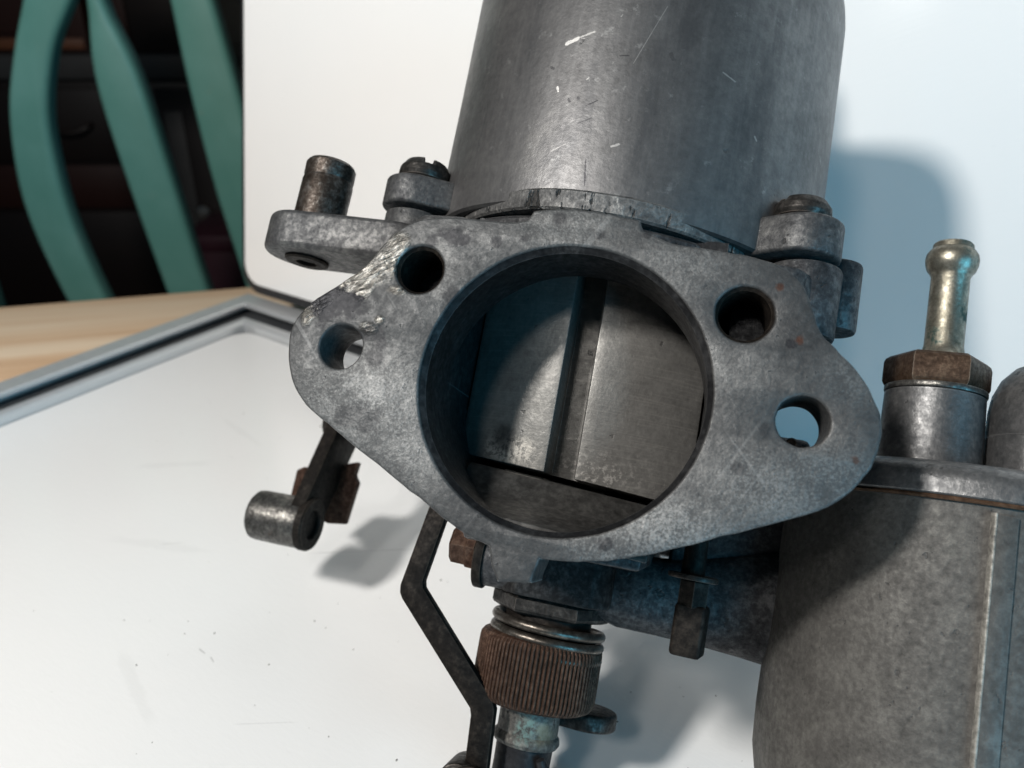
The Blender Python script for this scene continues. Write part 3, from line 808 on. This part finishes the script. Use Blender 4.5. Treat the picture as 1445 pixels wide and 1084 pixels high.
lathe('lid_dome', [(11.2, 0), (11.0, 1.5), (10.9, 9.4), (10.7, 9.7), (10.8, 10), (10.7, 14.5), (10.2, 17.8), (8.9, 21.0), (6.8, 23.4), (3.8, 25.0), (0, 25.6)], (85.5, 43, 0), (0, 0, 1), MT['lid'], lid, 72, wob=.1)

# ------------------------------------------------------------------ specks of dirt on the flat board
bm = bmesh.new()
def speck(x, y, r, stretch=1.0, ang=0.0):
    n = 6
    c, s = math.cos(ang), math.sin(ang)
    ring = []
    for i in range(n):
        a = 2 * math.pi * i / n
        q = r * random.uniform(.6, 1.1)
        u, v = q * math.cos(a) * stretch, q * math.sin(a)
        ring.append(bm.verts.new(wl(x + u * c - v * s, y + u * s + v * c, .02)))
    top = bm.verts.new(wl(x, y, r * .7))
    for i in range(n):
        bm.faces.new((ring[i], ring[(i + 1) % n], top))
    bm.faces.new(list(reversed(ring)))
for x, y, r, st, an in ((-60, 145, .25, 1.5, .4), (-25, 118, .3, 1.6, 1.0), (-41, 124, .2, 1, 0), (-52, 160, .2, 2.4, 2.2), (-48.5, 157.5, .15, 2.5, .3), (-72, 262, .5, 1.5, 0),
                        (-57, 235, .35, 1.2, 0), (-20, 176, .3, 1.2, 0), (-29, 186, .25, 1, 0), (-40, 150, .2, 1.5, .5), (18, 140, .35, 1.3, .2), (24, 128, .25, 1.2, 0)):
    speck(x, y, r, st, an)
for i in range(90):
    speck(random.uniform(-130, 60), random.uniform(105, 300), random.choice((.08, .1, .12, .14, .2)), random.uniform(1, 2.2), random.uniform(0, 3))
k = NT('dark_dirt')
DIRT = k.fin((.07, .06, .05), .8)
tag(mk('dirt_speck', bm, DIRT), 'tiny dark specks of dirt scattered over the flat white board', 'dirt', kind='stuff')

# ------------------------------------------------------------------ chair behind the table
k = NT('teal_chair_paint')
n = k.noise(14, 5, .6)
cc = k.mix(k.ramp(n, .35, .7), (.094, .245, .205), (.122, .285, .245))
cc = k.mix(k.ramp(k.noise(90, 6, .7), .66, .72, 0, .35), cc, (.24, .22, .17))
bv = k.new('ShaderNodeBevel', samples=4); bv.inputs['Radius'].default_value = .006
gg = k.new('ShaderNodeNewGeometry'); dt = k.new('ShaderNodeVectorMath', operation='DOT_PRODUCT')
k.t.links.new(bv.outputs[0], dt.inputs[0]); k.t.links.new(gg.outputs['Normal'], dt.inputs[1])
wr = k.ramp(k.math('ADD', dt.outputs['Value'], k.math('MULTIPLY', k.math('SUBTRACT', k.noise(40, 5, .6), .5), .3)), .97, .80)
cc = k.mix(k.math('MULTIPLY', wr, .55), cc, (.25, .29, .24))
TEAL = k.fin(cc, .42, 0)
chair = empty('chair', (-330, 760, -750 + DZ))
tag(chair, 'teal painted wooden chair with curved back slats beyond the table', 'chair')
tc = lambda x, y, z: wl(x + 330, y - 760, z + 750)
def slat(Lp, Rp):
    pts = [(x, z) for x, z in Lp] + [(x, z) for x, z in reversed(Rp)]
    def interp(P, k=4):
        out = []
        for i in range(len(P) - 1):
            a, b = Vector(P[i]), Vector(P[i + 1])
            m1 = (Vector(P[i + 1]) - Vector(P[max(i - 1, 0)])) * .5
            m2 = (Vector(P[min(i + 2, len(P) - 1)]) - a) * .5
            for s in range(k):
                t = s / k
                out.append(tuple((2*t**3 - 3*t**2 + 1) * a + (t**3 - 2*t**2 + t) * m1 + (-2*t**3 + 3*t**2) * b + (t**3 - t**2) * m2))
        out.append(tuple(P[-1]))
        return out
    A, B = interp(Lp), interp(Rp)
    prism('slat', A + list(reversed(B)), 'y', 720, 742, TEAL, chair, 6.0, T=tc, seg=3)
slat([(-362, 232), (-380, 180), (-398, 140), (-415, 104), (-433, 56), (-442, 0), (-441, -48), (-428, -116), (-400, -220)],
     [(-318, 232), (-336, 180), (-358, 140), (-381, 105), (-399, 56), (-404, 9), (-402, -45), (-389, -116), (-362, -220)])
slat([(-352, 232), (-348, 180), (-346, 140), (-353, 84), (-347, 11), (-330, -109), (-312, -220)],
     [(-318, 232), (-324, 180), (-332, 140), (-316, 84), (-303, -10), (-290, -109), (-270, -220)])
slat([(-286, 232), (-281, 180), (-278, 140), (-275, 73), (-267, -15), (-254, -100), (-238, -220)],
     [(-262, 232), (-252, 180), (-243, 140), (-233, 71), (-220, -34), (-210, -116), (-190, -220)])
prism('top_rail', [(-520, 226), (-200, 226), (-190, 250), (-210, 300), (-360, 318), (-510, 300), (-530, 250)], 'y', 717, 745, TEAL, chair, 5, T=tc, seg=3)
prism('lower_rail', [(-520, -260), (-150, -260), (-150, -212), (-520, -212)], 'y', 719, 743, TEAL, chair, 4, T=tc, seg=3)
prism('post', [(-540, -300), (-500, -300), (-500, 240), (-530, 240)], 'y', 716, 746, TEAL, chair, 4, T=tc, seg=3)
prism('post', [(-170, -300), (-130, -300), (-170, 240), (-200, 240)], 'y', 716, 746, TEAL, chair, 4, T=tc, seg=3)
prism('seat', [(-545, 750), (-125, 750), (-110, 1150), (-560, 1150)], 'z', -330, -300, TEAL, chair, 5, T=tc, seg=3)
for x, y in ((-525, 731), (-145, 731), (-535, 1125), (-135, 1125)):
    box('leg', (x - 17, y - 15, -749), (x + 17, y + 15, -330.5), TEAL, chair, 3, T=tc)

# ------------------------------------------------------------------ the dim room behind
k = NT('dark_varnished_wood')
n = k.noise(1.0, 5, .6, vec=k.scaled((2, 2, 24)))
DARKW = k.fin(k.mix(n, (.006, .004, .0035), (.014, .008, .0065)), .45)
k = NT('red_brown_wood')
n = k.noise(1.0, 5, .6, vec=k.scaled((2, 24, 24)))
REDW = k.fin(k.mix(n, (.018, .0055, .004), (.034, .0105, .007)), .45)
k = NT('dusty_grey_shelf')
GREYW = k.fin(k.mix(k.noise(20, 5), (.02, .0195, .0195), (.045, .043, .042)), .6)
k = NT('beige_wall_paint')
WALLM = k.fin(k.mix(k.noise(6, 5), (.30, .29, .24), (.36, .34, .29)), .8)
k = NT('dull_knob_metal')
KNOB = k.fin(k.mix(k.noise(200, 4), (.35, .33, .30), (.6, .57, .52)), .3, .9)
k = NT('maroon_paint')
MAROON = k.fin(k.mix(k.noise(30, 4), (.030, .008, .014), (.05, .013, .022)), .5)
k = NT('orange_brown_trim')
ORANGE = k.fin(k.mix(k.noise(30, 4), (.10, .032, .010), (.14, .045, .015)), .5)

cab = empty('cabinet', (-800, 1700, -750 + DZ))
tag(cab, 'dark wooden cabinet with drawers in the dim room behind the chair', 'cabinet')
cc_ = lambda x, y, z: wl(x + 800, y - 1700, z + 750)
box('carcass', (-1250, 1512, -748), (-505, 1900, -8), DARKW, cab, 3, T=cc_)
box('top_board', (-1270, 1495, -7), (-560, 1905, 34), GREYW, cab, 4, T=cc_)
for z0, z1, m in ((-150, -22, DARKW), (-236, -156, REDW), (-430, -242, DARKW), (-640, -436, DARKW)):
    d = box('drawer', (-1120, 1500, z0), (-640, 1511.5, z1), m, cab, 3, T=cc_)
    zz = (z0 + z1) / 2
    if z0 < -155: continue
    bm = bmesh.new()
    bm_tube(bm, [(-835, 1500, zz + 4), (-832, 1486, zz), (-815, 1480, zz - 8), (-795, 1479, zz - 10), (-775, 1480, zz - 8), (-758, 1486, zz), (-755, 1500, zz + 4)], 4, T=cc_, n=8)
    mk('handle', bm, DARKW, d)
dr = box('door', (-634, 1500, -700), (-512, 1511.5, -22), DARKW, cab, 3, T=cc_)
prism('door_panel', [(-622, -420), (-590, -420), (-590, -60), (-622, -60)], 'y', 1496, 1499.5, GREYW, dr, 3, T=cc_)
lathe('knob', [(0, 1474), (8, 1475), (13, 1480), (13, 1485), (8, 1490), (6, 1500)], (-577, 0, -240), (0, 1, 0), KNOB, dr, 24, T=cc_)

bx = empty('wooden_box', (-880, 1640, 34.3 + DZ))
tag(bx, 'red brown wooden box with an orange strip standing on the cabinet', 'box')
bb = lambda x, y, z: wl(x + 880, y - 1640, z - 34.3)
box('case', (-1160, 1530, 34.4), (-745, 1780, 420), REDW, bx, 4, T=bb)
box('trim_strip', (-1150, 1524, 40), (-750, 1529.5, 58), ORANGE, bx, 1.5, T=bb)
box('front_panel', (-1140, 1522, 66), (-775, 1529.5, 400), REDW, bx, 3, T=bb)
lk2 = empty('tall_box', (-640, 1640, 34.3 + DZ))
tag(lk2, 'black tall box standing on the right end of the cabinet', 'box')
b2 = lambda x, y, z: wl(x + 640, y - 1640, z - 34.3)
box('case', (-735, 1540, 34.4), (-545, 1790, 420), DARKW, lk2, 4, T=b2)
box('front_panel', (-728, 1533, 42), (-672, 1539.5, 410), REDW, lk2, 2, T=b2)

st = empty('stool', (-470, 1450, -750 + DZ))
tag(st, 'dark maroon stool standing right of the cabinet', 'stool')
s2 = lambda x, y, z: wl(x + 470, y - 1450, z + 750)
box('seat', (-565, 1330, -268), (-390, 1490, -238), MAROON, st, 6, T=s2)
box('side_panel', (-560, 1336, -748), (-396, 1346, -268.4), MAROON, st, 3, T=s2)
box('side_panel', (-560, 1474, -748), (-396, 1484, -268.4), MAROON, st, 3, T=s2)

bm = bmesh.new()
bm_prism(bm, [(-3000, 1950), (1500, 1950), (1500, 2000), (-3000, 2000)], 'z', -758, 1700, wl)
tag(mk('wall', bm, WALLM), kind='structure')
k = NT('dark_floor_boards')
v = k.scaled((3, 30, 30))
DF = k.fin(k.mix(k.noise(1.0, 5, .6, vec=v), (.015, .010, .008), (.04, .026, .02)), .5)
bm = bmesh.new()
bm_prism(bm, [(-3000, -2500), (3000, -2500), (3000, 1949), (-3000, 1949)], 'z', -780, -758.5, wl)
tag(mk('floor', bm, DF), kind='structure')
